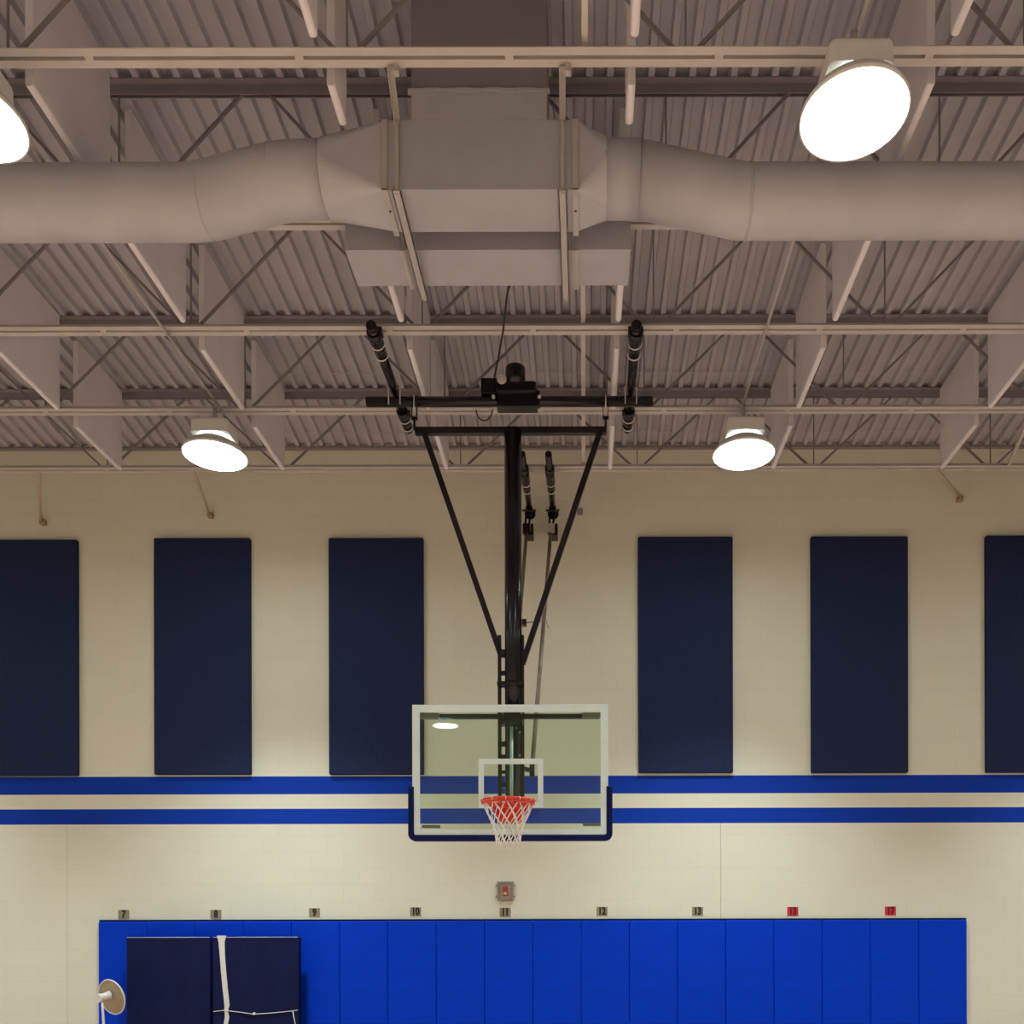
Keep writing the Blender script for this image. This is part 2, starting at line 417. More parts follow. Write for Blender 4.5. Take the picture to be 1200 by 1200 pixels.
for x, l in ((-3.66, 'thin pale conduit running back above the left round lamps'), (1.6, 'thin pale conduit running back above the right round lamps')):
    tag(MB().tube([(x, 1.5, LZ + .50), (x, 9.0, LZ + .50)], .013, 8).build('lamp_conduit', M['joist']), l, 'conduit', 'conduits feeding the lamps')

# ---------------------------------------------------------------- ventilation
DY = 6.06; HL = CZ + 4.905; HU = CZ + 5.065
t = thing('ventilation_duct', (-.7, DY, CZ + 4.85), 'painted grey ventilation duct with box plenum in the centre and round arms', 'ventilation duct')
PX0, PX1, PY0, PY1, PZ0, PZ1 = -1.31, -.04, 5.885, 6.25, CZ + 4.85, CZ + 5.316
MB().box(PX0, PX1, PY0, PY1, PZ0, PZ1).build('plenum_box', M['board'], t, .004)
MB().box(-1.143, -.239, PY0 + .001, PY1, PZ1, CZ + 5.50).build('riser_collar', M['board'], t, .004)
MB().box(-1.143, -.239, PY0 + .012, PY1, CZ + 5.50, deck_h(6) - .003).build('riser', M['riser'], t, label='riser going up to the roof, its shade painted in as dark brown')
m = MB()
for i in range(9):
    xa = -1.165 + i * .105; m.box(xa, xa + .106, PY0 - .006 - .004 * (i % 2), PY0 + .02, CZ + 5.497 + .003 * (i % 3), CZ + 5.522)
m.build('flange', M['board'], t)
def taper(xb, xc, zc, r):
    """square duct mouth at xb turning into a round one at xc"""
    N_ = 48; a_, b_ = [], []
    yc = (PY0 + PY1) / 2; zc0 = (PZ0 + PZ1) / 2; hy, hz = (PY1 - PY0) / 2 - .002, (PZ1 - PZ0) / 2 - .002
    for k in range(N_):
        a = 2 * math.pi * (k + .5) / N_; c, s_ = math.cos(a), math.sin(a)
        # corner-hugging square point
        q = (k * 4 // N_); corner = [(1, 1), (-1, 1), (-1, -1), (1, -1)][q]
        f = (k - q * N_ / 4) / (N_ / 4 - 1) - .5           # -.5 .. .5 inside quadrant
        a_.append((xb, yc + hy * corner[0], zc0 + hz * corner[1]) if abs(f) < .44 else
                  (xb, yc + hy * corner[0], zc0 + hz * corner[1]))
        b_.append((xc, DY + r * c, zc + r * s_))
    m = MB(); vs = a_ + b_; fs = []
    for k in range(N_):
        k2 = (k + 1) % N_
        if a_[k] == a_[k2]: fs.append((k, N_ + k2, N_ + k))
        else: fs.append((k, k2, N_ + k2, N_ + k))
    m.add(vs, fs, False); return m
taper(PX0, -1.76, HU, .222).build('taper', M['duct'], t)
taper(PX1, .16, HU - .005, .222).build('taper', M['duct'], t)
def bend(pts, r, steps=6):
    out = []
    for i, p in enumerate(pts):
        if i in (0, len(pts) - 1): out.append(Vector(p)); continue
        a = Vector(pts[i - 1]); b_ = Vector(p); c = Vector(pts[i + 1])
        p0 = b_ + (a - b_).normalized() * r; p1 = b_ + (c - b_).normalized() * r
        for k in range(steps + 1):
            u = k / steps; out.append(p0 * (1 - u) ** 2 + b_ * 2 * u * (1 - u) + p1 * u ** 2)
    return out
pl = bend([(-1.74, DY, HU), (-2.05, DY, HU - .01), (-2.62, DY, HL), (X0 + .01, DY, HL)], .13)
MB().tube(pl, .217, 48).build('round_duct', M['duct'], t)
pr_ = bend([(.38, DY, HU - .005), (1.08, DY, HL), (X1 - .01, DY, HL)], .05)
MB().tube(pr_, .212, 48).build('round_duct', M['duct'], t)
MB().tube([(.15, DY, HU - .005), (.385, DY, HU - .008)], .221, 48).build('collar', M['board'], t)
for xs in (-2.12, -2.58):
    MB().tube([(xs, DY, HU - .02 if xs > -2.3 else HL + .012), (xs + .012, DY, HU - .02 if xs > -2.3 else HL + .012)], .2185, 48).build('seam_band', M['duct'], t)
MB().tube([(1.12, DY, HL), (1.135, DY, HL)], .2165, 48).build('seam_band', M['duct'], t)

t = thing('duct_box', (-.7, 6.6, CZ + 4.87), 'long flat grey duct box below and behind the central plenum', 'duct box')
MB().box(-1.737, .349, 6.445, 6.81, CZ + 4.87, CZ + 5.135).build('box_body', M['board'], t, .004)
for x in (-1.33, -.09):
    MB().box(x, x + .035, 6.44, 6.815, CZ + 4.864, CZ + 5.136).build('seam_strip', M['strut'], t)

for (x, side, lab) in ((-1.235, -1, 'steel hanger frame strapped under the left end of the plenum'), (-.135, 1, 'steel hanger frame strapped under the right end of the plenum')):
    t = thing('hanger_frame', (x, 6.3, CZ + 4.82), lab, 'hanger', 'steel hangers carrying the plenum')
    c = MB().box(x - .028, x + .028, 5.84, 6.87, CZ + 4.805, CZ + 4.812)
    c.box(x - .028, x - .022, 5.84, 6.87, CZ + 4.805, CZ + 4.848).box(x + .022, x + .028, 5.84, 6.87, CZ + 4.805, CZ + 4.848)
    c.build('channel', M['strut'], t)
    for (y0, y1) in ((5.855, 5.88),):
        MB().box(x - .012, x + .012, y0, y1, CZ + 4.80, CZ + 5.30).build('upright', M['strut'], t)
    MB().box(x - .012, x + .012, 6.86, 6.88, CZ + 4.80, CZ + 5.17).build('upright', M['strut'], t)
    xt = x + side * .085
    m = MB().box(xt - .02, xt + .02, 5.872, 5.884, CZ + 4.84, CZ + 5.31).box(xt - .02, xt + .02, 5.872, 6.27, CZ + 4.838, CZ + 4.849)
    m.build('angle_strap', M['strut'], t)
    m = MB().box(xt - .016, xt + .016, 6.43, 6.83, CZ + 4.855, CZ + 4.862)
    m.build('angle_strap', M['strut'], t)
    MB().lathe((xt, 6.05, CZ + 4.836), [(.009, 0), (.009, .004)], 10, cap0=True).build('bolt_hole', M['ink'], t)
    # upper rail from the nearest joist back to the plenum
    xs = x + (.07 if side < 0 else .012)
    MB().bar((xs, 5.35, H - .02), (x, 5.88, CZ + 5.30), .04, .012).bar((xs - .016, 5.35, H - .035), (x - .016, 5.88, CZ + 5.285), .006, .035).build('upper_rail', M['strut'], t)
    MB().box(xs + .02, xs + .05, 5.34, 5.38, H - .05, H - .002).build('beam_clamp', M['strut'], t)

# ---------------------------------------------------------------- basketball goal
GX = -.69; GY = 8.56; hp = CZ + 5.09; HH = CZ + 5.0
t = goal = thing('basketball_goal', (GX, GY, CZ + 1.3), 'ceiling hung black basketball goal with clear glass backboard and red rim', 'basketball goal')
def ring_u(m, c, r, rad=.006):
    pts = [(c[0] + r * math.cos(a), c[1], c[2] + r * math.sin(a)) for a in [R(q) for q in range(-190, 11, 20)]]
    m.tube(pts, rad, 6)
for x, (ya, yb) in ((-1.822, (7.6, 9.22)), (.458, (7.6, 9.22))):
    p = MB().tube([(x, ya, hp), (x, yb, hp)], .043, 20)
    p.tube([(x, ya - .02, hp - .005), (x, ya + .015, hp - .005)], .045, 20)
    p = p.build('support_pipe', M['black'], t)
    sl = MB().tube([(x, 7.66, hp - .004), (x, 7.80, hp - .004)], .060, 20).tube([(x, 7.80, hp), (x, 7.96, hp)], .052, 20); sl.box(x - .066, x + .066, 7.69, 7.77, hp + .01, hp + .055)
    sl.build('joist_clamp', M['black'], p)
    sl = MB().tube([(x, 8.86, hp), (x, 8.98, hp)], .056, 20).tube([(x, 8.98, hp), (x, 9.16, hp)], .050, 20); sl.box(x - .064, x + .064, 8.95, 9.05, hp + .01, hp + .055)
    sl.build('joist_clamp', M['black'], p)
    u = MB()
    for y in (7.83, 7.98, 9.0, 9.15): ring_u(u, (x, y, hp), .060 if y < 9.1 else .055)
    u.build('u_bolt', M['zinc'], p)
# header pipe
hd = MB().tube([(-2.10, GY, HH), (.67, GY, HH)], .047, 24).build('header_pipe', M['black'], t)
u = MB()
for x in (-1.822, .458):
    for s in (-1, 1): u.bar((x + s * .055, GY - .05, HH - .05), (x + s * .055, GY - .05, HH + .11), .01, .014)
u.build('u_bolt', M['zinc'], hd)
LB = CZ + 4.717
for x in (-1.633, .215):
    hg = MB().bar((x, GY - .02, LB), (x, GY - .02, LB + .12), .02, .03)
    for s in (-1, 1): hg.bar((x + s * .022, GY - .02, LB + .11), (x + s * .03, GY - .02, HH + .05), .008, .03)
    hg.bar((x - .03, GY - .02, LB + .11), (x + .03, GY - .02, LB + .11), .03, .02)
    hg = hg.build('pivot_hanger', M['black'], t)
    MB().box(x - .014, x + .014, GY - .045, GY - .01, LB + .13, LB + .20).tube([(x, GY - .052, LB + .2), (x, GY - .052, HH + .03)], .006, 6).build('pivot_pin', M['zinc'], hg)
MB().box(-1.63, .225, GY - .03, GY + .03, LB - .035, LB + .028).build('cross_bar', M['black'], t, .004)
MX = at(601.5, 700, GY).x; zb_m = at(601, 960, GY).z
mast = MB().tube([(MX, GY, zb_m), (MX, GY, LB)], .083, 32).build('mast', M['black'], t)
# collars, side bars and ties on the mast
c = MB().tube([(MX, GY, at(601, 806, GY).z), (MX, GY, at(601, 800, GY).z)], .094, 32)
c.box(MX - .15, MX + .11, GY - .09, GY - .07, at(601, 806, GY).z, at(601, 801, GY).z); c.build('collar', M['black'], mast)
xl = at(585.6, 800, GY).x; zt_s = at(585, 745, GY).z; zb_s = at(585, 940, GY).z
MB().box(xl - .017, xl + .017, GY - .03, GY + .03, zb_s, zt_s).build('side_bar', M['black'], t, .003)
xr = at(612.6, 800, GY).x
MB().box(xr - .012, xr + .014, GY - .03, GY + .03, zb_s, zt_s).build('side_bar', M['black'], t, .003)
for yy, hh_ in ((766, 9), (789, 5), (803, 5), (835, 8), (872, 6), (887, 5), (905, 4), (920, 6), (936, 6)):
    z_ = at(588, yy, GY).z; MB().box(xl, MX - .06, GY - .02, GY + .02, z_ - hh_ * .004, z_ + hh_ * .004).build('spacer', M['black'], t)
for a, b_ in (((497, 507), (587, 768)), ((703, 507), (612.5, 778))):
    MB().bar(at(*a, GY - .005), at(*b_, GY - .005), .055, .05, (0, 1, 0)).build('side_brace', M['black'], t, .004)
# inner adjustment tube in front of the mast
zt_i = at(601, 850, 8.42).z
MB().tube([(MX - .012, GY - .105, at(601, 950, 8.42).z), (MX - .012, GY - .105, zt_i)], .016, 14).build('adjuster_tube', M['bframe'], t, label='pale vertical adjuster tube in front of the mast')
MB().box(MX - .07, MX + .06, GY - .13, GY - .07, zt_i - .005, zt_i + .05).build('adjuster_cap', M['black'], t)
bt = MB()
for (px_, py_) in ((589, 836), (611, 836), (605, 853), (609, 858), (609, 885)):
    p_ = at(px_, py_, GY - .1); bt.lathe(p_, [(.008, 0), (.008, .02)], 8, 'Y', True, True)
bt.build('bolt', M['zinc'], mast)
# small black switch box with bent rod
p_ = at(614.5, 730, GY); p2 = at(640, 727, GY); p3 = at(642.5, 736, GY)
sw = MB().box(p_.x - .02, p_.x + .022, GY - .03, GY + .03, p_.z - .03, p_.z + .03).build('latch_box', M['black'], t)
MB().tube([(p_.x, GY, p_.z), (p2.x, GY, p2.z), (p3.x, GY, p3.z)], .006, 6).build('bent_rod', M['wire'], sw)
# rear fold braces up to the wall
for (xp, ptop, pbot) in ((-.385, (645.5, 622), (623.5, 900)), (-.675, (617, 622), (595, 900))):
    p = MB().tube([(xp, 9.70, hp), (xp, WY - .01, hp)], .037, 18)
    p.tube([(xp, 9.99, hp), (xp, 10.32, hp)], .052, 18); p.tube([(xp, 10.36, hp), (xp, 10.5, hp)], .045, 18)
    p.lathe((xp, WY - .012, hp), [(.07, 0), (.07, .01)], 16, 'Y', True, True)
    p = p.build('support_pipe', M['black'], t)
    u = MB(); ring_u(u, (xp, 10.34, hp), .055); ring_u(u, (xp, 10.52, hp), .05); u.build('u_bolt', M['zinc'], p)
    T = at(*ptop, 10.95); B_ = at(*pbot, 8.85)
    hb = MB().bar((xp - .03, 10.95, hp), (T.x - .02, 10.95, T.z), .025, .03).bar((xp + .03, 10.95, hp), (T.x + .02, 10.95, T.z), .025, .03)
    hb.tube([(xp - .085, 10.94, hp - .05), (xp + .085, 10.94, hp - .05)], .014, 8)
    hb.box(T.x - .03, T.x + .05, 10.93, WY - .04, T.z - .06, T.z - .03).box(T.x + .05, T.x + .085, 10.93, WY - .04, T.z - .06, T.z + .08)
    hb = hb.build('brace_hinge', M['black'], t)
    MB().box(T.x - .045, T.x + .045, 10.9, 10.99, T.z - .04, T.z + .07).build('hinge_block', M['strut'] if xp > -.5 else M['black'], hb)
    MB().tube([T, B_], .023, 12).build('fold_brace', M['pole'], t, label='worn grey diagonal fold brace')
    MB().bar(B_ + Vector((0, 0, .03)), B_ + Vector((0, 0, -.09)), .05, .03, (0, 1, 0)).bar(B_ + Vector((0, 0, -.03)), (MX + .02, GY + .05, B_.z - .03), .04, .04).build('brace_foot', M['black'], t)
# winch
w = MB()
def xz(px, py, Y=GY - .02): return at(px, py, Y)
def bx_(m, a, b_, y0, y1, Y=GY):
    p, q = at(*a, Y), at(*b_, Y); m.box(min(p.x, q.x), max(p.x, q.x), y0, y1, min(p.z, q.z), max(p.z, q.z)); return m
bx_(w, (581, 452), (629, 466), GY - .09, GY + .09)
w = w.build('winch_body', M['black'], t, .02)
m = bx_(MB(), (583, 463), (633, 480), GY - .062, GY + .06); m.build('winch_plate', M['black'], w, .003)
p, q = at(604, 431, GY), at(604, 454, GY)
MB().tube([(p.x, GY, q.z), (p.x, GY, p.z - .01), (p.x, GY, p.z)], [.096, .096, .085], 24).build('motor', M['black'], w)
bx_(MB(), (564, 447), (583, 465), GY - .06, GY + .06).build('control_box', M['black'], w, .008)
p = at(588, 444, GY - .1); MB().lathe(p, [(.045, 0), (.045, .06), (.03, .08)], 20, 'Y', True, True).lathe(p - Vector((0, .004, 0)), [(.025, 0), (.028, .006)], 16, 'Y', True).build('pulley_disc', M['zinc'], w)
p1, p2 = at(616, 456, GY), at(632, 466, GY)
MB().tube([(p1.x - .05, GY, p1.z - .02), (p2.x, GY, p2.z + .03)], [.07, .035], 18).build('gear_case', M['black'], w)
u = MB()
for px_, py_ in ((578, 464), (632, 464), (580, 480), (632, 480)): u.lathe(at(px_, py_, GY - .08), [(.014, 0), (.017, .015), (.014, .03)], 10, 'Y', True, True)
u.build('winch_bolt', M['zinc'], w)
lp = [at(558 + 9.5 - 9.5 * math.cos(R(a)), 480 + 13 * math.sin(R(a)), GY - .03) for a in range(0, 181, 15)]
MB().tube(lp, .006, 6).build('cord_loop', M['blackrub'], w)
# backboard
BY = 8.28
sb = thing_ = None
bl, br_, btp, bbt = at(484, 900, BY).x, at(712, 900, BY).x, at(600, 826.5, BY).z, at(600, 980, BY).z
gm = MB().box(bl + .01, br_ - .01, BY, BY + .012, bbt + .01, btp - .01)
gl = gm.build('backboard', M['glass'], t, label='clear glass backboard')
def frame(m, x0, x1, z0, z1, w, y0, y1):
    m.box(x0, x0 + w, y0, y1, z0, z1).box(x1 - w, x1, y0, y1, z0, z1).box(x0 + w, x1 - w, y0, y1, z1 - w, z1).box(x0 + w, x1 - w, y0, y1, z0, z0 + w); return m
frame(MB(), bl, br_, bbt, btp, .066, BY - .012, BY - .001).build('white_border', M['bframe'], gl, .003)
fr = frame(MB(), bl - .004, br_ + .004, bbt - .004, btp + .004, .022, BY - .015, BY + .04); fr.build('metal_frame', M['bframe'], gl, .003)
tx0, tx1, tz0, tz1 = at(560.8, 900, BY).x, at(636.6, 900, BY).x, at(600, 946.7, BY).z, at(600, 889.2, BY).z
frame(MB(), tx0, tx1, tz0, tz1, .05, BY - .006, BY - .001).build('target_square', M['bframe'], gl)
# rear support bar and corner brackets seen through the glass
MB().box(bl + .075, br_ - .075, BY + .05, BY + .09, at(600, 840.5, BY).z, at(600, 835, BY).z).build('support_bar', M['black'], gl)
cb = MB()
for (pa, pb) in (((492, 835), (514, 841)), ((682, 834.5), (704, 840)), ((494, 966.5), (515, 970)), ((683, 964), (705, 967.5))):
    p, q = at(*pa, BY), at(*pb, BY); cb.box(p.x, q.x, BY + .014, BY + .05, q.z, p.z)
cb.build('corner_bracket', M['wire'], gl)
MB().box(MX - .12, MX + .10, BY + .09, GY - .07, at(600, 846, BY).z, at(600, 834, BY).z).build('mounting_arm', M['black'], t)
MB().box(MX - .09, MX + .09, BY + .02, GY - .05, at(600, 957, BY).z, at(600, 940, BY).z).build('mounting_arm', M['black'], t)
# edge padding: swept round-cornered U
za = at(478, 922, BY).z
def U(off, r, x0=bl, x1=br_, z0=bbt):
    xL, xR, zB = x0 - off, x1 + off, z0 - off; pts = [(xL, za)]
    for k in range(7): a = R(180 + 15 * k); pts.append((xL + r + r * math.cos(a), zB + r + r * math.sin(a)))
    for k in range(7): a = R(270 + 15 * k); pts.append((xR - r + r * math.cos(a), zB + r + r * math.sin(a)))
    pts.append((xR, za)); return pts
out_, in_ = U(.045, .07), U(-.012, .02)
m = MB(); k = len(out_)
ys_ = [(out_, BY + .05), (out_, BY - .022), (in_, BY - .03), (in_, BY - .012)]
vs = []
for (pp, y) in ys_: vs += [(a, y, b_) for (a, b_) in pp]
fs = [(j * k + i, j * k + i + 1, (j + 1) * k + i + 1, (j + 1) * k + i) for j in range(3) for i in range(k - 1)]
inb = U(.006, .02); vs += [(a, BY - .012, b_) for a, b_ in inb] + [(a, BY + .05, b_) for a, b_ in inb]
fs += [(3 * k + i, 3 * k + i + 1, 4 * k + i + 1, 4 * k + i) for i in range(k - 1)] + [(4 * k + i, 4 * k + i + 1, 5 * k + i + 1, 5 * k + i) for i in range(k - 1)] + [(5 * k + i, 5 * k + i + 1, i + 1, i) for i in range(k - 1)]
fs += [(0, k, 2 * k, 3 * k, 4 * k, 5 * k), (k - 1, 6 * k - 1, 5 * k - 1, 4 * k - 1, 3 * k - 1, 2 * k - 1)]
m.add(vs, fs); m.build('edge_padding', M['pad'], gl, .008, label='navy blue edge padding')
# rim
RY = BY - .385; rx = at(595.5, 938, RY).x; rz = at(595.5, 938.5, RY).z
rm = MB().tube([(rx + .234 * math.cos(2 * math.pi * k / 48), RY + .234 * math.sin(2 * math.pi * k / 48), rz) for k in range(48)], .0125, 10, closed=True).tube([(rx + .231 * math.cos(2 * math.pi * k / 48), RY + .231 * math.sin(2 * math.pi * k / 48), rz - .024) for k in range(48)], .010, 8, closed=True)
rm = rm.build('rim', M['red'], t, label='red steel rim')
pm = MB().box(rx - .13, rx + .13, RY + .21, BY - .02, rz - .014, rz + .014)
for s in (-1, 1):
    pm.add([(rx + s * .12, BY - .02, rz), (rx + s * .10, BY - .02, rz - .15), (rx + s * .17, RY + .16, rz - .006), (rx + s * .128, BY - .02, rz), (rx + s * .108, BY - .02, rz - .15), (rx + s * .178, RY + .16, rz - .006)], [(0, 1, 2), (5, 4, 3), (0, 3, 4, 1), (1, 4, 5, 2), (2, 5, 3, 0)])
pm.add([(rx - .13, BY - .035, rz), (rx + .13, BY - .035, rz), (rx + .10, BY - .035, rz - .16), (rx - .10, BY - .035, rz - .16), (rx - .13, BY - .016, rz), (rx + .13, BY - .016, rz), (rx + .10, BY - .016, rz - .16), (rx - .10, BY - .016, rz - .16)], [(0, 3, 2, 1), (4, 5, 6, 7), (0, 1, 5, 4), (1, 2, 6, 5), (2, 3, 7, 6), (3, 0, 4, 7)])
pm.build('mounting_plate', M['red'], rm)
ng = MB()
lev = [(.232, -.012), (.190, -.11), (.155, -.185), (.130, -.25), (.114, -.31), (.108, -.365), (.112, -.415)]
jit = {(k, j): random.uniform(-.05, .05) for k in range(7) for j in range(24)}
for i in range(12):
    for s in (-1, 1):
        pts = []
        for k, (r, dz) in enumerate(lev):
            j = (2 * i + s * k) % 24; a = (j + jit[(k, j)] * (k > 0)) * math.pi / 12
            pts.append((rx + r * math.cos(a), RY + r * math.sin(a), rz + dz + jit[(k, j)] * .12 * (k > 0)))
        ng.tube(pts, .0052, 6)
    a = i * math.pi / 6; ng.tube([(rx + .234 * math.cos(a), RY + .234 * math.sin(a), rz - .02), (rx + .25 * math.cos(a), RY + .25 * math.sin(a), rz - .0), (rx + .234 * math.cos(a), RY + .234 * math.sin(a), rz + .014)], .004, 5)
ng.build('net', M['net'], rm, label='white cord net')

# power cord from the duct box to the winch
pp = [at(597, 334, 6.83), at(594, 346, 7.0), at(590, 385, 7.6), at(584, 420, 8.2), at(578.5, 447, GY)]
cd = MB().tube(bend(pp, .1, 3), .008, 6)
tag(cd.build('power_cord', M['blackrub']), 'thin black cord hanging from the duct box down to the winch', 'cord')

# ---------------------------------------------------------------- navy acoustic panels on the wall
pan = [(-24, 90, 632, 909, 'navy fabric wall panel cut off by the left edge of the frame'), (180, 293, 630, 907.5, 'navy fabric wall panel under the left round lamp, second from the left'),
       (385, 496, 630, 907.5, 'navy fabric wall panel directly left of the goal mast'), (748, 859, 628.5, 905.5, 'navy fabric wall panel directly right of the goal mast'),
       (951, 1064.5, 628, 905.5, 'navy fabric wall panel second from the right'), (1156, 1270, 627, 905, 'navy fabric wall panel cut off by the right edge of the frame')]
PYF = WY - .06
for (a, b_, c, e, l) in pan:
    xc = at((a + b_) / 2, 770, PYF); x0, x1 = at(a, 770, PYF).x, at(b_, 770, PYF).x; z1, z0 = at((a + b_) / 2, c, PYF).z, at((a + b_) / 2, e, PYF).z
    o = MB().rbox(x0, x1, PYF, WY - .001, z0, z1, .018).build('acoustic_panel', M['navyfab'])
    tag(o, l, 'wall panel', 'navy acoustic panels on the block wall')

# ---------------------------------------------------------------- wall mats
MYF = WY - .055; x_l = at(115, 1120, MYF).x; x_r = at(1133.5, 1120, MYF).x; mw = (x_r - x_l) / 18; mz = at(620, 1079, MYF).z
mt = MB().rbox(-mw / 2 + .002, mw / 2 - .002, MYF, WY - .001, .10, mz, .02)
nm = ['first', 'second', 'third', 'fourth', 'fifth', 'sixth', 'seventh', 'eighth', 'ninth']
m0 = None
for i in range(18):
    lab = 'royal blue padded wall mat, ' + ('at the left end of the row, behind the round dish' if i == 0 else 'at the right end of the row' if i == 17 else
          '%s from the left end of the row' % nm[i] if i < 9 else '%s from the right end of the row' % nm[17 - i])
    if m0 is None: m0 = o = mt.build('wall_mat', M['mat_blue'])
    else: o = m0.copy(); COL.objects.link(o)
    o.location = (x_l + mw * (i + .5), 0, 0)
    tag(o, lab, 'wall mat', 'royal blue wall mats')
tag(MB().box(x_l, x_r, WY - .03, WY - .001, mz + .001, mz + .022).build('mat_rail', M['navymat']), 'thin dark blue nailing rail along the top of the wall mats', 'rail')

# ---------------------------------------------------------------- number cards
def text_mesh(txt, size, m, parent, loc, bold=.0):
    cu = bpy.data.curves.new('numeral', 'FONT'); cu.body = txt; cu.size = size; cu.align_x = 'CENTER'; cu.align_y = 'CENTER'; cu.offset = bold; cu.extrude = .0008
    tmp = bpy.data.objects.new('tmp', cu); COL.objects.link(tmp)
    dg = bpy.context.evaluated_depsgraph_get(); me = bpy.data.meshes.new_from_object(tmp.evaluated_get(dg))
    COL.objects.unlink(tmp); bpy.data.objects.remove(tmp)
    o = bpy.data.objects.new('numeral', me); COL.objects.link(o); me.materials.clear(); me.materials.append(m)
    me.transform(Matrix.Rotation(R(90), 4, 'X') @ Matrix.Diagonal((.78, 1, 1, 1)))
    o.parent = parent; o.location = loc; return o
cards = [(145, 1071.5, '7', 0), (253, 1071.5, '8', 0), (368.5, 1069.5, '9', 0), (487, 1068.5, '10', 0), (592, 1069, '11', 0), (705.5, 1068, '12', 0), (817.5, 1068, '13', 0), (929, 1068, '13', 1), (1043.5, 1067.5, '17', 1)]
for (px_, py_, tx, rd) in cards:
    p = at(px_, py_, WY - .004)
    o = MB().box(p.x - .069, p.x + .069, WY - .005, WY - .001, p.z - .056, p.z + .056).build('number_card', M['redcard'] if rd else M['card'])
    tag(o, ('red' if rd else 'tan') + ' number card reading %s, fixed on the wall above the mats' % tx, 'number card', 'number cards above the mats')
    text_mesh(tx, .125, M['redink'] if rd else M['ink'], o, (p.x, WY - .006, p.z), .007)

# ---------------------------------------------------------------- fire alarm strobe under a cover
p = at(592, 1044.5, WY - .05)
t = thing('fire_alarm', (p.x, WY, p.z), 'small red fire alarm strobe under a clear guard above card 11', 'fire alarm')
MB().rbox(p.x - .10, p.x + .10, WY - .012, WY - .001, p.z - .125, p.z + .125, .03).build('back_plate', M['lamp'], t)
MB().box(p.x - .035, p.x + .035, WY - .06, WY - .012, p.z - .06, p.z + .06).build('strobe_body', M['alarm'], t, .006)
MB().rbox(p.x - .022, p.x + .022, WY - .072, WY - .06, p.z - .045, p.z - .01, .008).build('strobe_lens', M['white'], t)
MB().rbox(p.x - .10, p.x + .10, WY - .11, WY - .013, p.z - .12, p.z + .12, .04, 5).build('clear_guard', M['clear'], t)
m = frame(MB(), p.x - .104, p.x + .104, p.z - .124, p.z + .124, .03, WY - .03, WY - .012)
for sx in (-1, 1):
    for sz in (-.065, .07): m.box(p.x + sx * .113 - .012, p.x + sx * .113 + .012, WY - .03, WY - .01, p.z + sz - .012, p.z + sz + .012)
m.build('guard_frame', M['wire'], t, .006)
p = at(679.5, 599.5, WY - .03)
tag(MB().box(p.x - .035, p.x + .035, WY - .05, WY - .001, p.z - .035, p.z + .035).build('junction_box', M['topchord'], None, .004), 'tiny grey junction box on the wall right of the goal', 'junction box')

# ---------------------------------------------------------------- navy mats standing against the wall
def navy(pxa, pxb, Y, th, label, xe=0):
    a, b_ = at(pxa, 1140, Y), at(pxb, 1140, Y); zt = at(249, 1098.5, Y).z
    t = thing('standing_mat', ((a.x + b_.x) / 2, Y, 0), label, 'gym mat', 'navy gym mats standing before the blue wall mats')
    MB().rbox(a.x, b_.x, Y, Y + th, .004, zt, .018).build('mat_body', M['navymat'], t)
    MB().tube([(a.x + .01, Y + .004, zt), (b_.x - .01, Y + .004, zt)], .006, 6).build('piping', M['piping'], t)
    return t, a, b_, zt
navy(148, 246, 10.84, .09, 'plain navy gym mat standing upright, left of the white strapped one')
t, a, b_, zt = navy(249, 350, 10.80, .10, 'navy gym mat standing upright with a white strap and white cord')
st = []
for (px_, py_, w) in ((259.5, 1096.5, 11), (259.5, 1104, 7), (260.5, 1120, 6), (262, 1140, 6), (264, 1160, 6), (266, 1178, 6), (265, 1185, 4), (266, 1192, 5), (264, 1203, 5), (262, 1230, 5), (262, 1265, 5)):
    q = at(px_, py_, 10.79); st.append((q, w * 10.79 / F / 2))
m = MB(); vs = []
for q, hw in st: vs += [(q.x - hw, q.y, q.z), (q.x + hw, q.y, q.z), (q.x + hw, q.y + .006, q.z), (q.x - hw, q.y + .006, q.z)]
fs = [(0, 1, 2, 3)]
for i in range(len(st) - 1):
    for kk in range(4): fs.append((i * 4 + kk, (i + 1) * 4 + kk, (i + 1) * 4 + (kk + 1) % 4, i * 4 + (kk + 1) % 4))
m.add(vs, fs).build('strap', M['tape'], t, label='white strap hanging down the mat')
MB().tube([at(250, 1185.5, 10.787), at(262, 1184, 10.787), at(280, 1186, 10.787), at(297, 1188.5, 10.787), at(320, 1187, 10.787), at(343, 1184.7, 10.787), at(349, 1183.5, 10.787)], .005, 6).tube([at(343, 1185, 10.787), at(346, 1200, 10.787), at(350, 1240, 10.787)], .005, 6).lathe(at(297.5, 1188, 10.78), [(.016, 0), (.018, .01)], 10, 'Y', True).build('cord', M['tape'], t, label='thin white cord across the mat')

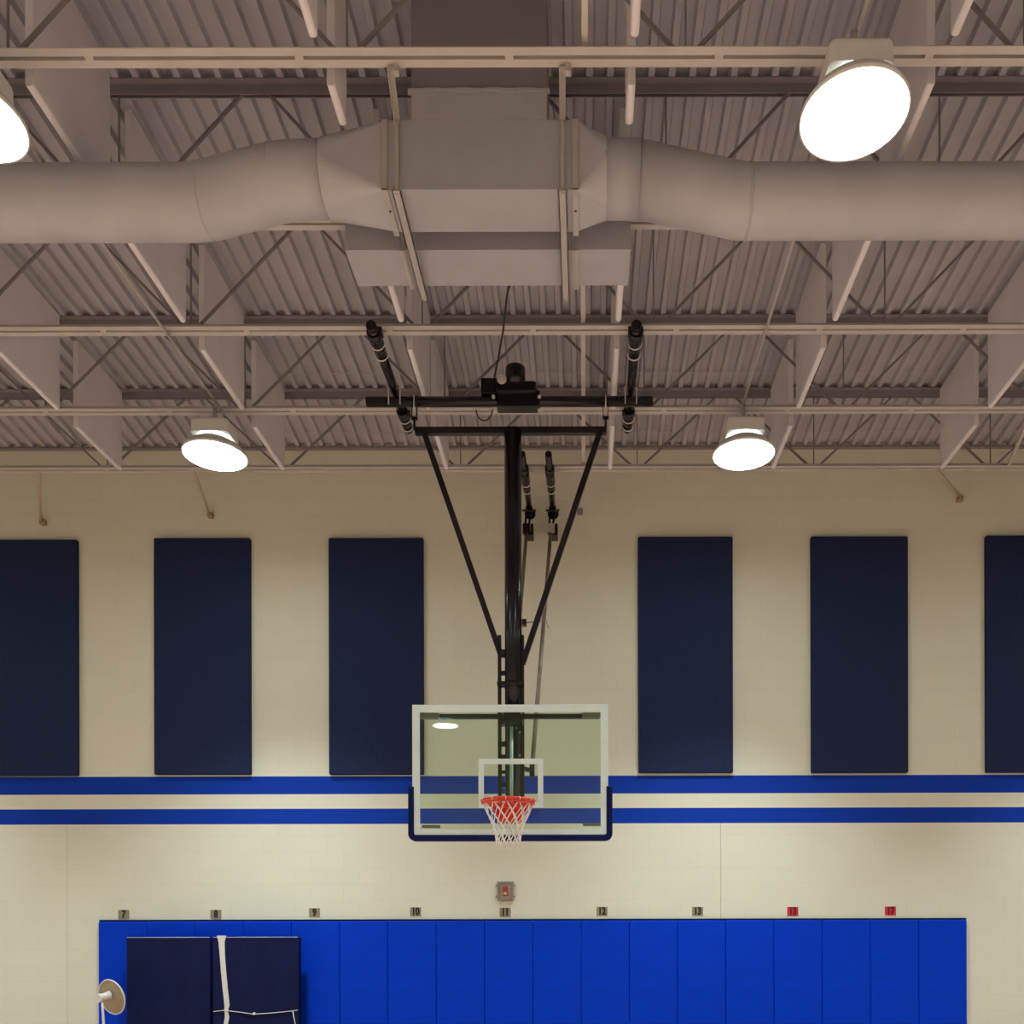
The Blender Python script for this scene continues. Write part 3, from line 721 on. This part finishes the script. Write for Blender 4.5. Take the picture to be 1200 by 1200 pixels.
# ---------------------------------------------------------------- tan dish on a white stem
YD = 10.55; c = at(129.3, 1169, YD)
t = thing('dish_stand', (at(121, 1200, YD).x, YD, 0), 'round tan dish with pale rim, white swivel neck and thin white stem', 'dish stand')
rot = Matrix.Translation(c) @ Matrix.Rotation(R(-24), 4, 'Z') @ Matrix.Rotation(R(12), 4, 'X') @ Matrix.Scale(1.12, 4)
def rl(m):
    m.v = [tuple(rot @ Vector(v)) for v in m.v]; return m
rl(MB().lathe((0, 0, 0), [(.0001, .0), (.06, -.001), (.13, .008), (.178, .02), (.186, .014), (.19, .024), (.186, .034), (.13, .028), (.0001, .02)], 48, 'Y')).build('dish', M['dish'], t)
rl(MB().tube([(.2045 * math.cos(2 * math.pi * k / 48) * .93, .018, .2045 * math.sin(2 * math.pi * k / 48) * .93) for k in range(48)], .008, 8, closed=True)).build('rim', M['white'], t, label='pale rim of the dish')
n0 = at(128.5, 1166, YD - .03); n1 = at(117, 1169.5, YD - .13)
MB().tube([n0, (n0 + n1) / 2, n1], [.055, .042, .05], 20).tube([n1 + Vector((0, .02, 0)), n1 + Vector((0, -.045, -.005))], [.052, .046], 18).build('swivel_neck', M['white'], t)
s0 = at(119.5, 1174, YD - .13)
MB().tube([s0, at(120.5, 1185, YD - .13), at(121.5, 1200, YD - .13), (at(121.5, 1200, YD - .13).x, YD - .13, .03)], [.012, .014, .016, .016], 12).build('stem', M['white'], t)
fx = at(121.5, 1200, YD - .13).x
MB().lathe((fx, YD - .13, 0), [(.16, 0), (.16, .01), (.05, .03), (.02, .045)], 28, cap0=True, cap1=True).build('base', M['white'], t)

# ---------------------------------------------------------------- camera, world, colour
cam = bpy.data.cameras.new('camera'); co = bpy.data.objects.new('camera', cam); COL.objects.link(co)
co.matrix_world = Matrix.Translation((0, 0, CZ)) @ Matrix.Rotation(R(90), 4, 'X') @ Matrix.Rotation(-ROLL, 4, 'Z')
cam.sensor_width = 36; cam.sensor_fit = 'HORIZONTAL'; cam.lens = 36 * F / 1200
cam.shift_x = -(CX - 600) / 1200; cam.shift_y = (CY - 600) / 1200
cam.clip_start = .05; cam.clip_end = 200
SC.camera = co
w = bpy.data.worlds.new('world'); SC.world = w; w.use_nodes = True
w.node_tree.nodes['Background'].inputs[0].default_value = (.5, .5, .55, 1); w.node_tree.nodes['Background'].inputs[1].default_value = .05
SC.view_settings.view_transform = 'Standard'; SC.view_settings.look = 'None'; SC.view_settings.gamma = 1; SC.view_settings.use_curve_mapping = False
SC.view_settings.exposure = 0.0
